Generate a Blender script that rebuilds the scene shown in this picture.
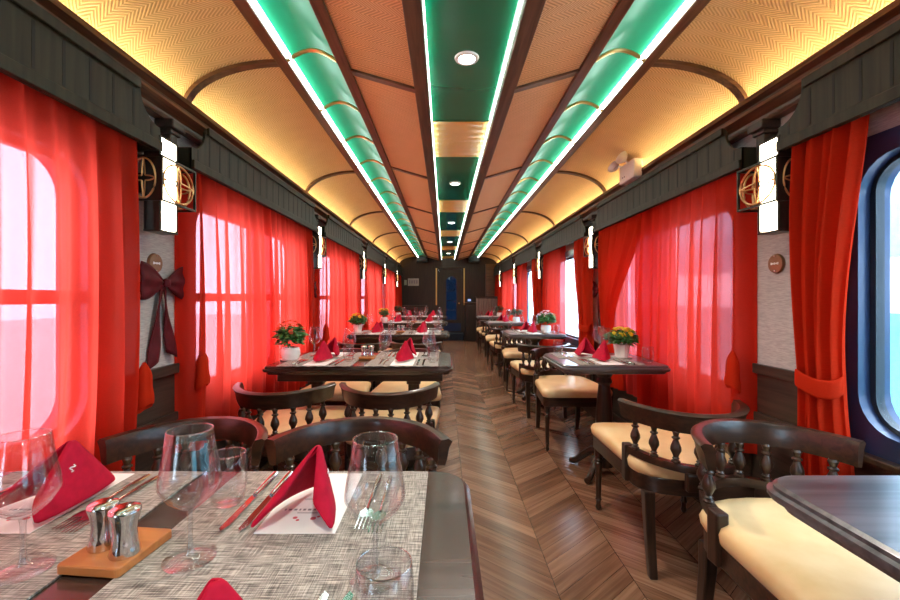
import bpy, bmesh, math, random
from mathutils import Vector, Matrix
random.seed(7)
PI = math.pi
scn = bpy.context.scene
C = scn.collection
for o in list(bpy.data.objects): bpy.data.objects.remove(o)

# ------------------------------------------------------------------ camera
H = 1.15
cam = bpy.data.cameras.new('camera'); camo = bpy.data.objects.new('camera', cam); C.objects.link(camo)
camo.location = (0, 0, H); camo.rotation_euler = (PI/2, 0, 0)
cam.sensor_width = 36; cam.lens = 16.8; cam.shift_x = .0062; cam.shift_y = -.0024
cam.clip_start = .05; cam.clip_end = 200
scn.camera = camo
# ------------------------------------------------------------------ world and exposure
SKY = 6.5
w = bpy.data.worlds.new('world'); scn.world = w; w.use_nodes = True
bg = w.node_tree.nodes['Background']; bg.inputs[0].default_value = (.80, .90, 1, 1); bg.inputs[1].default_value = SKY
scn.view_settings.view_transform = 'Standard'; scn.view_settings.look = 'None'
scn.view_settings.gamma = 1; scn.view_settings.use_curve_mapping = False
scn.view_settings.exposure = 1.15
# lamp strengths
E_WARM, E_WHITE, E_CENTRE, E_SCONCE, W_DOWN = 17, 8, 7, 7, 40

# ------------------------------------------------------------------ material helpers
def newmat(name):
    m = bpy.data.materials.new(name); m.use_nodes = True
    nt = m.node_tree; nt.nodes.clear()
    out = nt.nodes.new('ShaderNodeOutputMaterial')
    return m, nt, out
def N(nt, t, **kw):
    n = nt.nodes.new(t)
    for k, v in kw.items():
        if k.startswith('_'): setattr(n, k[1:], v)
    return n
def mth(nt, op, a, b=None):
    n = nt.nodes.new('ShaderNodeMath'); n.operation = op
    for i, v in enumerate((a, b)):
        if v is None: continue
        if isinstance(v, (int, float)): n.inputs[i].default_value = v
        else: nt.links.new(v, n.inputs[i])
    return n.outputs[0]
def col(c): return (c[0], c[1], c[2], 1)
def ramp(nt, fac, stops):
    r = nt.nodes.new('ShaderNodeValToRGB'); nt.links.new(fac, r.inputs[0])
    e = r.color_ramp.elements
    while len(e) < len(stops): e.new(.5)
    for i, (p, c) in enumerate(stops): e[i].position = p; e[i].color = col(c)
    return r.outputs[0]
def bsdf(nt, out, base, rough=.5, metal=0, spec=.5, coat=0):
    b = nt.nodes.new('ShaderNodeBsdfPrincipled')
    if isinstance(base, tuple): b.inputs['Base Color'].default_value = col(base)
    else: nt.links.new(base, b.inputs['Base Color'])
    b.inputs['Roughness'].default_value = rough; b.inputs['Metallic'].default_value = metal
    b.inputs['Specular IOR Level'].default_value = spec; b.inputs['Coat Weight'].default_value = coat
    b.inputs['Coat Roughness'].default_value = .12
    nt.links.new(b.outputs[0], out.inputs[0]); return b
def bump(nt, b, h, strength=.3, dist=.002):
    n = nt.nodes.new('ShaderNodeBump'); n.inputs['Strength'].default_value = strength; n.inputs['Distance'].default_value = dist
    nt.links.new(h, n.inputs['Height']); nt.links.new(n.outputs[0], b.inputs['Normal'])
def plain(name, c, rough=.5, metal=0, var=.08, scale=30, spec=.5, coat=0):
    m, nt, out = newmat(name)
    tc = N(nt, 'ShaderNodeTexCoord'); no = N(nt, 'ShaderNodeTexNoise'); no.inputs['Scale'].default_value = scale
    nt.links.new(tc.outputs['Object'], no.inputs['Vector'])
    r = ramp(nt, no.outputs[0], [(.3, tuple(x*(1-var) for x in c)), (.7, tuple(min(1, x*(1+var)) for x in c))])
    bsdf(nt, out, r, rough, metal, spec, coat); return m
def wood(name, c1, c2, rough=.3, axis=0, scale=1, spec=.5, coat=0):
    m, nt, out = newmat(name)
    tc = N(nt, 'ShaderNodeTexCoord'); mp = N(nt, 'ShaderNodeMapping')
    s = [55*scale]*3; s[axis] = 3*scale; mp.inputs['Scale'].default_value = s
    nt.links.new(tc.outputs['Object'], mp.inputs[0])
    no = N(nt, 'ShaderNodeTexNoise'); no.inputs['Scale'].default_value = 1; no.inputs['Detail'].default_value = 5
    no.inputs['Distortion'].default_value = .6
    nt.links.new(mp.outputs[0], no.inputs['Vector'])
    r = ramp(nt, no.outputs[0], [(.33, c1), (.66, c2)])
    b = bsdf(nt, out, r, rough, 0, spec, coat); bump(nt, b, no.outputs[0], .25, .001); return m
def emit(name, c, s):
    m, nt, out = newmat(name); e = nt.nodes.new('ShaderNodeEmission')
    e.inputs[0].default_value = col(c); e.inputs[1].default_value = s
    nt.links.new(e.outputs[0], out.inputs[0]); return m
def weave(name, c1, c2, rough=.55):
    m, nt, out = newmat(name)
    uv = N(nt, 'ShaderNodeUVMap'); sp = N(nt, 'ShaderNodeSeparateXYZ'); nt.links.new(uv.outputs[0], sp.inputs[0])
    fr = mth(nt, 'FRACT', mth(nt, 'DIVIDE', sp.outputs[1], .085))
    tri = mth(nt, 'MULTIPLY', mth(nt, 'ABSOLUTE', mth(nt, 'SUBTRACT', fr, .5)), .10)
    ph = mth(nt, 'MULTIPLY', mth(nt, 'ADD', sp.outputs[0], tri), 2*PI/.017)
    sn = mth(nt, 'ADD', mth(nt, 'MULTIPLY', mth(nt, 'SINE', ph), .5), .5)
    no = N(nt, 'ShaderNodeTexNoise'); no.inputs['Scale'].default_value = 9
    nt.links.new(uv.outputs[0], no.inputs['Vector'])
    f = mth(nt, 'ADD', mth(nt, 'MULTIPLY', sn, .75), mth(nt, 'MULTIPLY', no.outputs[0], .3))
    b = bsdf(nt, out, ramp(nt, f, [(.1, c1), (.8, c2)]), rough, 0, .4); bump(nt, b, sn, .5, .003); return m
M = {}
M['wood'] = wood('dark_walnut', (.014, .0065, .004), (.052, .022, .012), .30, 0, spec=.4, coat=.15)
M['woodz'] = wood('dark_walnut_upright', (.018, .009, .006), (.060, .028, .016), .3, 2)
M['table'] = wood('table_top_walnut', (.016, .009, .007), (.060, .034, .026), .26, 0, .7, coat=.2)
M['table_side'] = wood('table_top_blue_black', (.030, .026, .030), (.11, .095, .105), .3, 0, .6, coat=.3)
M['beam'] = wood('ceiling_beam_wood', (.065, .028, .014), (.16, .075, .038), .4, 1)
M['rib'] = wood('ceiling_rib_wood', (.07, .035, .02), (.17, .09, .05), .4, 0)
M['cornice'] = wood('cornice_wood', (.035, .013, .007), (.15, .055, .025), .35, 1)
M['valance'] = wood('valance_wood', (.016, .012, .006), (.038, .029, .016), .5, 2, .6, spec=.3)
M['groove'] = plain('valance_groove', (.008, .007, .005), .7)
M['wainscot'] = wood('wainscot_wood', (.020, .012, .009), (.060, .036, .026), .4, 1)
M['endwall'] = wood('end_wall_wood', (.014, .007, .005), (.032, .016, .010), .5, 2)
M['vault'] = weave('golden_rattan_weave', (.62, .42, .18), (.94, .72, .38))
M['panel'] = weave('brown_rattan_weave', (.56, .29, .12), (.86, .52, .26))
M['band'] = weave('orange_rattan_weave', (.55, .26, .04), (.98, .55, .12), .2)
M['green'] = plain('green_lacquer', (.008, .26, .13), .38, var=.05, scale=3)
M['greenc'] = plain('deep_green_lacquer', (.003, .15, .075), .12, var=.04, scale=3, coat=.8)
M['gold'] = plain('brass', (.75, .50, .18), .28, 1)
M['copper'] = plain('copper_fretwork', (.78, .42, .18), .3, .8)
M['steel'] = plain('polished_steel', (.62, .60, .60), .12, 1)
M['darksteel'] = plain('dark_bronze', (.05, .04, .032), .35, .6)
M['white'] = plain('white_plastic', (.82, .82, .80), .35, var=.02)
M['paper'] = plain('white_paper', (.86, .86, .85), .7, var=.02)
M['ink'] = plain('grey_ink', (.25, .23, .27), .7)
M['redink'] = plain('red_ink', (.65, .12, .15), .7)
M['thread'] = plain('white_thread', (.9, .9, .9), .7)
M['ceramic'] = plain('white_ceramic', (.80, .78, .76), .2, var=.03)
M['soil'] = plain('dark_soil', (.03, .02, .012), .9)
M['napkin'] = plain('crimson_napkin_cloth', (.42, .005, .028), .75, var=.12, scale=60, spec=.15)
M['bow'] = plain('dark_red_ribbon', (.085, .004, .008), .6, var=.2, scale=30, spec=.2)
M['tray'] = wood('orange_tray_wood', (.34, .11, .025), (.50, .19, .05), .4, 0, .8)
M['leaf'] = plain('green_leaf', (.04, .16, .025), .45, var=.5, scale=25)
M['darkleaf'] = plain('dark_green_leaf', (.018, .06, .02), .5, var=.5, scale=25)
M['yellow'] = plain('yellow_petals', (.90, .58, .02), .5, var=.2)
M['orange'] = plain('red_orange_petals', (.75, .10, .03), .5, var=.2)
M['pink'] = plain('pink_white_petals', (.9, .55, .60), .5, var=.2)
M['seal'] = plain('black_rubber', (.01, .014, .025), .35)
M['bluepaint'] = plain('dark_blue_window_frame', (.012, .028, .085), .3, .2, coat=.4)
M['warm'] = emit('warm_led', (1, .74, .38), E_WARM)
M['led'] = emit('white_led', (.80, 1, .93), E_WHITE)
M['ledc'] = emit('centre_led', (.80, 1, .88), E_CENTRE)
M['sconce'] = emit('sconce_lamp', (1, .88, .66), E_SCONCE)
M['down'] = emit('downlight_lamp', (1, .96, .92), 22)
# wall fabric
def fabric_wall():
    m, nt, out = newmat('pale_grey_wall_fabric'); tc = N(nt, 'ShaderNodeTexCoord'); mp = N(nt, 'ShaderNodeMapping')
    mp.inputs['Scale'].default_value = (1, 30, 260)
    nt.links.new(tc.outputs['Object'], mp.inputs[0])
    no = N(nt, 'ShaderNodeTexNoise'); no.inputs['Scale'].default_value = 1; no.inputs['Detail'].default_value = 3
    nt.links.new(mp.outputs[0], no.inputs['Vector'])
    bsdf(nt, out, ramp(nt, no.outputs[0], [(.3, (.34, .31, .30)), (.7, (.50, .46, .44))]), .8, 0, .2); return m
M['wall'] = fabric_wall()
def curtain_mat(name, c, tr, trc, transp):
    m, nt, out = newmat(name)
    tc = N(nt, 'ShaderNodeTexCoord'); mp = N(nt, 'ShaderNodeMapping'); mp.inputs['Scale'].default_value = (1, 350, 350)
    nt.links.new(tc.outputs['Object'], mp.inputs[0])
    no = N(nt, 'ShaderNodeTexNoise'); no.inputs['Scale'].default_value = 1; nt.links.new(mp.outputs[0], no.inputs['Vector'])
    cc = ramp(nt, no.outputs[0], [(.3, tuple(x*.85 for x in c)), (.7, c)])
    d = N(nt, 'ShaderNodeBsdfDiffuse'); t = N(nt, 'ShaderNodeBsdfTranslucent'); x = N(nt, 'ShaderNodeBsdfTransparent')
    nt.links.new(cc, d.inputs[0]); t.inputs[0].default_value = col(tr); x.inputs[0].default_value = col(trc)
    m1 = N(nt, 'ShaderNodeMixShader'); m1.inputs[0].default_value = .5
    nt.links.new(d.outputs[0], m1.inputs[1]); nt.links.new(t.outputs[0], m1.inputs[2])
    m2 = N(nt, 'ShaderNodeMixShader'); 
    lw = N(nt, 'ShaderNodeLayerWeight'); lw.inputs[0].default_value = .5
    cs = mth(nt, 'MAXIMUM', mth(nt, 'SUBTRACT', 1, lw.outputs['Facing']), .04)
    nt.links.new(mth(nt, 'POWER', transp, mth(nt, 'ADD', mth(nt, 'DIVIDE', .7, cs), .3)), m2.inputs[0])   # the weave closes when seen edge-on
    nt.links.new(m1.outputs[0], m2.inputs[1]); nt.links.new(x.outputs[0], m2.inputs[2])
    nt.links.new(m2.outputs[0], out.inputs[0]); return m
M['curtain'] = curtain_mat('red_curtain_cloth', (.78, .042, .018), (.70, .052, .034), (1, .42, .46), .18)
M['sheer'] = curtain_mat('red_sheer_cloth', (.80, .05, .04), (.72, .085, .075), (1, .42, .52), .24)
M['drape'] = curtain_mat('orange_red_drape_cloth', (.74, .045, .015), (.62, .055, .025), (1, .3, .2), .02)
def glass_mat(name, tint, base=.04, amt=.75, blend=.25, ex=1.6):
    m, nt, out = newmat(name)
    lw = N(nt, 'ShaderNodeLayerWeight'); lw.inputs[0].default_value = blend
    f = mth(nt, 'ADD', mth(nt, 'MULTIPLY', mth(nt, 'POWER', lw.outputs['Facing'], ex), amt), base)
    x = N(nt, 'ShaderNodeBsdfTransparent'); x.inputs[0].default_value = col(tint)
    g = N(nt, 'ShaderNodeBsdfGlossy'); g.inputs['Roughness'].default_value = .03
    mx = N(nt, 'ShaderNodeMixShader'); nt.links.new(f, mx.inputs[0]); nt.links.new(x.outputs[0], mx.inputs[1]); nt.links.new(g.outputs[0], mx.inputs[2])
    nt.links.new(mx.outputs[0], out.inputs[0]); return m
M['glass'] = glass_mat('drinking_glass', (.975, .975, .985), .045, .85, .32, 2.2)
M['stemglass'] = glass_mat('thick_glass', (.93, .94, .96), .12, .8, .4, 1.5)
M['pane'] = glass_mat('window_glass', (.90, .96, 1), .04, .3)
M['doorpane'] = glass_mat('blue_door_glass', (.020, .034, .055), .05, .3)
def mat_mat():
    m, nt, out = newmat('woven_placemat'); tc = N(nt, 'ShaderNodeTexCoord')
    fs = []
    for sc in ((26, 640, 1), (640, 26, 1)):
        mp = N(nt, 'ShaderNodeMapping'); mp.inputs['Scale'].default_value = sc; nt.links.new(tc.outputs['Object'], mp.inputs[0])
        no = N(nt, 'ShaderNodeTexNoise'); no.inputs['Scale'].default_value = 1; no.inputs['Detail'].default_value = 2
        nt.links.new(mp.outputs[0], no.inputs['Vector']); fs.append(no.outputs[0])
    f = mth(nt, 'MULTIPLY', mth(nt, 'ADD', fs[0], mth(nt, 'MULTIPLY', fs[1], .6)), .62)
    b = bsdf(nt, out, ramp(nt, f, [(.38, (.075, .068, .062)), (.49, (.26, .235, .21)), (.60, (.58, .54, .48))]), .6, 0, .3)
    bump(nt, b, f, .4, .001); return m
M['mat'] = mat_mat()
def cushion_mat():
    m, nt, out = newmat('cream_leather'); tc = N(nt, 'ShaderNodeTexCoord')
    no = N(nt, 'ShaderNodeTexNoise'); no.inputs['Scale'].default_value = 7; no.inputs['Detail'].default_value = 6
    nt.links.new(tc.outputs['Object'], no.inputs['Vector'])
    b = bsdf(nt, out, ramp(nt, no.outputs[0], [(.3, (.70, .46, .20)), (.7, (.84, .62, .34))]), .38, 0, .5)
    bump(nt, b, no.outputs[0], .2, .004); return m
M['cushion'] = cushion_mat()
def floor_mat():
    m, nt, out = newmat('chevron_wood_floor'); tc = N(nt, 'ShaderNodeTexCoord')
    sp = N(nt, 'ShaderNodeSeparateXYZ'); nt.links.new(tc.outputs['Object'], sp.inputs[0])
    X, Y = sp.outputs[0], sp.outputs[1]; Wc = .66
    xs = mth(nt, 'ADD', mth(nt, 'DIVIDE', X, Wc), 10.33)
    fr = mth(nt, 'FRACT', xs)
    tri = mth(nt, 'ABSOLUTE', mth(nt, 'SUBTRACT', fr, .5))
    zz = mth(nt, 'DIVIDE', mth(nt, 'ADD', Y, mth(nt, 'MULTIPLY', tri, Wc*.85)), .095)
    idx = mth(nt, 'FLOOR', zz); half = mth(nt, 'FLOOR', mth(nt, 'MULTIPLY', xs, 2))
    cb = N(nt, 'ShaderNodeCombineXYZ'); nt.links.new(idx, cb.inputs[0]); nt.links.new(half, cb.inputs[1])
    wn = N(nt, 'ShaderNodeTexWhiteNoise'); nt.links.new(cb.outputs[0], wn.inputs[0])
    c2 = N(nt, 'ShaderNodeCombineXYZ'); nt.links.new(mth(nt, 'MULTIPLY', zz, 3), c2.inputs[0]); nt.links.new(mth(nt, 'MULTIPLY', X, 2.2), c2.inputs[1])
    nt.links.new(mth(nt, 'MULTIPLY', wn.outputs[0], 40), c2.inputs[2])
    no = N(nt, 'ShaderNodeTexNoise'); no.inputs['Scale'].default_value = 1.6; no.inputs['Detail'].default_value = 5; nt.links.new(c2.outputs[0], no.inputs['Vector'])
    f = mth(nt, 'ADD', mth(nt, 'MULTIPLY', no.outputs[0], .75), mth(nt, 'MULTIPLY', wn.outputs[0], .32))
    g1 = mth(nt, 'LESS_THAN', mth(nt, 'FRACT', zz), .03)
    g2 = mth(nt, 'GREATER_THAN', tri, .497); g3 = mth(nt, 'LESS_THAN', tri, .003)
    gap = mth(nt, 'MAXIMUM', g1, mth(nt, 'MAXIMUM', g2, g3))
    cr = ramp(nt, f, [(.20, (.08, .034, .018)), (.50, (.18, .083, .046)), (.80, (.31, .165, .10))])
    mx = N(nt, 'ShaderNodeMixRGB'); nt.links.new(mth(nt, 'MULTIPLY', gap, .75), mx.inputs[0]); nt.links.new(cr, mx.inputs[1]); mx.inputs[2].default_value = (.02, .009, .005, 1)
    bsdf(nt, out, mx.outputs[0], .22, 0, .6); return m
M['floor'] = floor_mat()

# ------------------------------------------------------------------ mesh helpers
class MB:
    def __init__(s): s.bm = bmesh.new(); s.uv = None
    def box(s, x0, x1, y0, y1, z0, z1):
        v = [s.bm.verts.new(p) for p in ((x0,y0,z0),(x1,y0,z0),(x1,y1,z0),(x0,y1,z0),(x0,y0,z1),(x1,y0,z1),(x1,y1,z1),(x0,y1,z1))]
        for f in ((3,2,1,0),(4,5,6,7),(0,1,5,4),(1,2,6,5),(2,3,7,6),(3,0,4,7)): s.bm.faces.new([v[i] for i in f])
        return s
    def prism(s, pts, axis, a0, a1):
        def mk(p, a):
            return {'x': (a, p[0], p[1]), 'y': (p[0], a, p[1]), 'z': (p[0], p[1], a)}[axis]
        A = [s.bm.verts.new(mk(p, a0)) for p in pts]; B = [s.bm.verts.new(mk(p, a1)) for p in pts]
        n = len(pts); s.bm.faces.new(A[::-1]); s.bm.faces.new(B)
        for i in range(n): s.bm.faces.new((A[i], A[(i+1) % n], B[(i+1) % n], B[i]))
        return s
    def ring(s, outer, inner, axis, a0, a1):
        def mk(p, a): return {'x': (a, p[0], p[1]), 'y': (p[0], a, p[1]), 'z': (p[0], p[1], a)}[axis]
        n = len(outer)
        L = [[s.bm.verts.new(mk(p, a)) for p in ps] for ps, a in ((outer, a0), (outer, a1), (inner, a1), (inner, a0))]
        for k in range(4):
            for i in range(n):
                j = (i+1) % n; s.bm.faces.new((L[k][i], L[k][j], L[(k+1) % 4][j], L[(k+1) % 4][i]))
        return s
    def lathe(s, prof, x=0, y=0, z=0, seg=16, axis='z', sx=1, sy=1):
        rings = []
        for r, h in prof:
            if r < 1e-5:
                rings.append([s._pt(0, 0, h, x, y, z, axis)])
            else:
                rings.append([s._pt(r*sx*math.cos(2*PI*i/seg), r*sy*math.sin(2*PI*i/seg), h, x, y, z, axis) for i in range(seg)])
        for a, b in zip(rings, rings[1:]):
            for i in range(seg):
                j = (i+1) % seg
                if len(a) == 1 and len(b) == 1: continue
                if len(a) == 1: s.bm.faces.new((a[0], b[i], b[j]))
                elif len(b) == 1: s.bm.faces.new((a[i], a[j], b[0]))
                else: s.bm.faces.new((a[i], a[j], b[j], b[i]))
        return s
    def _pt(s, a, b, h, x, y, z, axis):
        if axis == 'z': return s.bm.verts.new((x+a, y+b, z+h))
        if axis == 'x': return s.bm.verts.new((x+h, y+a, z+b))
        return s.bm.verts.new((x+a, y+h, z+b))
    def tube(s, pts, r, seg=8, closed=False, rb=None):
        pts = [Vector(p) for p in pts]; n = len(pts); rings = []
        for i, p in enumerate(pts):
            if closed: t = pts[(i+1) % n]-pts[i-1]
            else: t = pts[min(i+1, n-1)]-pts[max(i-1, 0)]
            t.normalize(); up = Vector((0, 0, 1)) if abs(t.z) < .95 else Vector((1, 0, 0))
            a = t.cross(up).normalized(); b = a.cross(t)
            rr = r[i] if isinstance(r, (list, tuple)) else r; r2 = rb if rb else rr
            rings.append([s.bm.verts.new(p+a*rr*math.cos(2*PI*k/seg)+b*r2*math.sin(2*PI*k/seg)) for k in range(seg)])
        m = n if closed else n-1
        for i in range(m):
            A, B = rings[i], rings[(i+1) % n]
            for k in range(seg): s.bm.faces.new((A[k], A[(k+1) % seg], B[(k+1) % seg], B[k]))
        if not closed: s.bm.faces.new(rings[0][::-1]); s.bm.faces.new(rings[-1])
        return s
    def sweep(s, path, sect, closed=False):
        """path: list of (x,y,outward nx,ny); sect: list of (offset outward, z)"""
        rings = [[s.bm.verts.new((x+nx*o, y+ny*o, z+zz)) for o, z in sect] for x, y, nx, ny, zz in path]
        k = len(sect); n = len(rings)
        for i in range(n if closed else n-1):
            A, B = rings[i], rings[(i+1) % n]
            for j in range(k): s.bm.faces.new((A[j], A[(j+1) % k], B[(j+1) % k], B[j]))
        if not closed: s.bm.faces.new(rings[0][::-1]); s.bm.faces.new(rings[-1])
        return s
    def sheet(s, prof, y0, y1, ny=1, thick=0):
        """profile in x,z swept along y with metric uv"""
        uv = s.bm.loops.layers.uv.verify(); L = [0]
        for a, b in zip(prof, prof[1:]): L.append(L[-1]+math.dist(a, b))
        g = [[s.bm.verts.new((p[0], y0+(y1-y0)*j/ny, p[1])) for j in range(ny+1)] for p in prof]
        for i in range(len(prof)-1):
            for j in range(ny):
                f = s.bm.faces.new((g[i][j], g[i+1][j], g[i+1][j+1], g[i][j+1]))
                for l, (a, b) in zip(f.loops, ((i, j), (i+1, j), (i+1, j+1), (i, j+1))):
                    l[uv].uv = (L[a], y0+(y1-y0)*b/ny)
        return s
    def grid(s, nu, nv, fn):
        g = [[s.bm.verts.new(fn(i/nu, j/nv)) for j in range(nv+1)] for i in range(nu+1)]
        for i in range(nu):
            for j in range(nv): s.bm.faces.new((g[i][j], g[i+1][j], g[i+1][j+1], g[i][j+1]))
        return s
    def build(s, name, mat, parent=None, smooth=True, bev=0, fix=True, kind=None, label=None, sol=0, sub=0, ang=.6):
        if fix: bmesh.ops.recalc_face_normals(s.bm, faces=s.bm.faces)
        me = bpy.data.meshes.new(name); s.bm.to_mesh(me); s.bm.free()
        me.materials.append(M[mat] if isinstance(mat, str) else mat)
        if smooth:
            me.shade_smooth(); me.set_sharp_from_angle(angle=ang)
        o = bpy.data.objects.new(name, me); C.objects.link(o)
        if parent: o.parent = parent
        if sol: m = o.modifiers.new('solid', 'SOLIDIFY'); m.thickness = sol; m.offset = 0
        if bev: m = o.modifiers.new('bevel', 'BEVEL'); m.width = bev; m.segments = 2; m.limit_method = 'ANGLE'; m.angle_limit = .7
        if sub: m = o.modifiers.new('sub', 'SUBSURF'); m.levels = sub; m.render_levels = sub
        if kind: o['kind'] = kind
        if label: o['label'] = label
        return o
def rrect(x0, x1, y0, y1, r, n=6, rs=None):
    pts = []; rs = rs or (r, r, r, r)
    for k, (cx, cy, a, sx, sy) in enumerate(((x1, y1, 0, -1, -1), (x0, y1, 90, 1, -1), (x0, y0, 180, 1, 1), (x1, y0, 270, -1, 1))):
        q = rs[k]
        for i in range(n+1):
            t = math.radians(a+90*i/n); pts.append((cx+sx*q+q*math.cos(t), cy+sy*q+q*math.sin(t)))
    return pts
def thing(name, label, cat, loc=(0,0,0), rz=0, group=None):
    o = bpy.data.objects.new(name, None); C.objects.link(o); o.empty_display_size = .1
    o.location = loc; o.rotation_euler = (0, 0, rz); tag(o, label, cat, group); return o
def tag(o, label, cat, group=None):
    o['label'] = label; o['category'] = cat
    if group: o['group'] = group
    return o
KIDS = {}
def kids(o): return [c for c in bpy.data.objects if c.parent == o]
def dup(root, loc, rz=0, label=None, group=None, scale=None):
    ks = KIDS.get(root.name)
    if ks is None:
        ks = [(c, kids(c)) for c in kids(root)]; KIDS[root.name] = ks
    r = root.copy(); C.objects.link(r); r.location = loc; r.rotation_euler = (0, 0, rz)
    if scale: r.scale = scale
    if label: r['label'] = label
    if group: r['group'] = group
    for c, gs in ks:
        d = c.copy(); C.objects.link(d); d.parent = r
        for g in gs:
            e = g.copy(); C.objects.link(e); e.parent = d
    return r
def struct(o): o['kind'] = 'structure'; return o

# ------------------------------------------------------------------ dimensions (x right, y down the car, z up)
XC = .10; UW = 1.36                         # centre line, half width at wall
XL, XR = XC-UW, XC+UW
Y0, Y1 = -1.7, 11.5
PITCH = 2.1
WINS = [.74+PITCH*k for k in range(-1, 5)]
PIERS = [1.79+PITCH*k for k in range(-1, 5)]
TABS = [.66+PITCH*k for k in range(5)]
ORD = ['nearest', 'second', 'third', 'fourth', 'farthest']
# ------------------------------------------------------------------ structure
struct(MB().box(XL-.1, XR+.1, Y0, Y1+.1, -.1, 0).build('floor', 'floor', smooth=False))
WB, WT, WH = .66, 1.66, .76                 # window bottom, top, half width
wl = [c for c in WINS]+[11.24]
def side_wall(side):
    nm = 'left' if side < 0 else 'right'
    xi = XL if side < 0 else XR; xo = xi+side*.10
    a, b = min(xi, xo), max(xi, xo)
    wall = MB(); wall.box(a, b, Y0, Y1, WT+.04, 2.35)
    edges = [Y0]
    for c in WINS: edges += [c-WH-.04, c+WH+.04]
    edges += [11.5]
    segs = []
    for i in range(0, len(edges), 2):
        if i+1 < len(edges) and edges[i+1] > edges[i]: segs.append((edges[i], edges[i+1]))
    for p, q in segs: wall.box(a, b, p, q, .84, WT+.04)
    struct(wall.build('wall_'+nm, 'wall', smooth=False))
    lo = MB(); lo.box(a, b, Y0, Y1, 0, WB-.04)
    for p, q in segs: lo.box(a, b, p, q, WB-.04, .84)
    for c in WINS: pass
    e = xi-side*.014
    # rails and stiles of the panelling
    a2, b2 = min(xi, e), max(xi, e)
    lo.box(a2, b2, Y0, Y1, .58, .62).box(a2, b2, Y0, Y1, .10, .16)
    for p, q in segs:
        lo.box(a2-.004, b2+.004, p, q, .80, .845); lo.box(a2, b2, p, p+.05, .16, .80); lo.box(a2, b2, q-.05, q, .16, .80)
    struct(lo.build('trim_wainscot_'+nm, 'wainscot', smooth=False, bev=.003))
    bb = MB(); bb.box(min(xi, xi-side*.025), max(xi, xi-side*.025), Y0, Y1, 0, .10)
    struct(bb.build('baseboard_'+nm, 'wood', smooth=False, bev=.004))
    return nm, xi
n_w = 0
def window(side, c, bars):
    global n_w; n_w += 1
    xi = XL if side < 0 else XR; xo = xi+side*.10
    fr = MB()
    out = rrect(c-WH-.04, c+WH+.04, WB-.04, WT+.04, .001); inn = rrect(c-WH+.03, c+WH-.03, WB+.03, WT-.03, .13)
    fr.ring(out, inn, 'x', min(xi-side*.012, xo), max(xi-side*.012, xo))
    f = struct(fr.build('window_%d' % n_w, 'bluepaint', ang=.5))
    s = MB(); i2 = rrect(c-WH+.05, c+WH-.05, WB+.05, WT-.05, .095)
    s.ring(inn, i2, 'x', min(xi+side*.03, xi+side*.06), max(xi+side*.03, xi+side*.06)); s.build('seal', 'seal', f, ang=.5)
    g = MB(); g.prism(i2, 'x', xi+side*.043, xi+side*.047); g.build('pane', 'pane', f)
    if bars:
        b = MB(); x0, x1 = sorted((xi+side*.02, xi+side*.07))
        b.box(x0, x1, c-WH+.03, c+WH-.03, 1.13, 1.175); b.box(x0, x1, c-.025, c+.025, WB+.03, WT-.03)
        b.build('glazing_bar', 'bluepaint', f, smooth=False)
    sl = MB(); x0, x1 = sorted((xi+side*.01, xi-side*.045)); sl.box(x0, x1, c-WH-.05, c+WH+.05, WB-.065, WB-.04)
    sl.build('window_sill', 'wood', f, smooth=False, bev=.005)
for sd in (-1, 1):
    side_wall(sd)
    for c in WINS: window(sd, c, sd < 0)
# near end wall
struct(MB().box(XL-.1, XR+.1, Y0-.1, Y0, 0, 2.45).build('wall_back', 'endwall', smooth=False))
# far end wall with door opening
e = MB(); dx0, dx1, dz = -.15, .47, 1.93
e.box(XL-.1, dx0, Y1, Y1+.1, 0, 2.45).box(dx1, XR+.1, Y1, Y1+.1, 0, 2.45).box(dx0, dx1, Y1, Y1+.1, dz, 2.45).box(dx0, dx1, Y1, Y1+.1, 0, .22)
struct(e.build('wall_front', 'endwall', smooth=False))
arch = [(.05, .55), (.33, .55)]+[(.19+.14*math.cos(PI*i/12), 1.60+.14*math.sin(PI*i/12)) for i in range(13)]
d = MB()
n = 24; inn = []
for i in range(7): pass
oc = [(dx0, .22), (dx1, .22)]+[(dx1, 1.60)]+[(.19+(dx1-.19 if math.cos(PI*i/12) > 0 else .19-dx0)*math.copysign(min(1, abs(math.cos(PI*i/12))*1.4), math.cos(PI*i/12)), min(dz, 1.60+.33*min(1, math.sin(PI*i/12)*1.4))) for i in range(1, 12)]+[(dx0, 1.60)]
d.ring(oc, arch[:2]+arch[2:], 'y', Y1+.02, Y1+.07)
door = struct(d.build('door_1', 'endwall', smooth=False))
MB().prism(arch, 'y', Y1+.04, Y1+.045).build('pane', 'doorpane', door)
ib = MB()
for i in range(1, 4): ib.box(.05, .33, Y1+.03, Y1+.04, .55+.26*i, .565+.26*i)
ib.tube([(.19+.09*math.cos(t*PI/8), Y1+.035, 1.45+.09*math.sin(t*PI/8)) for t in range(16)], .008, 6, True)
ib.build('glazing_bar', 'seal', door)
MB().lathe([(0, 0), (.02, 0), (.02, .04), (0, .045)], .40, Y1-.03, 1.0, 10, 'y').build('door_handle', 'gold', door)
MB().box(dx0+.02, dx1-.02, Y1+.015, Y1+.02, .24, .46).build('kick_plate', 'bluepaint', door, smooth=False)
st = struct(MB().box(dx0-.04, dx1+.04, Y1-.28, Y1, 0, .20).build('trim_door_step', 'seal', smooth=False, bev=.01))
k = 0
for x in (-.22, .54):
    k += 1; struct(MB().box(x-.018, x+.018, Y1-.02, Y1, .95, 1.96).build('trim_brass_strip_%d' % k, 'gold', smooth=False))
struct(MB().box(-.26, .58, Y1-.03, Y1, 1.96, 2.0).build('trim_door_head', 'wood', smooth=False, bev=.005))

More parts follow.
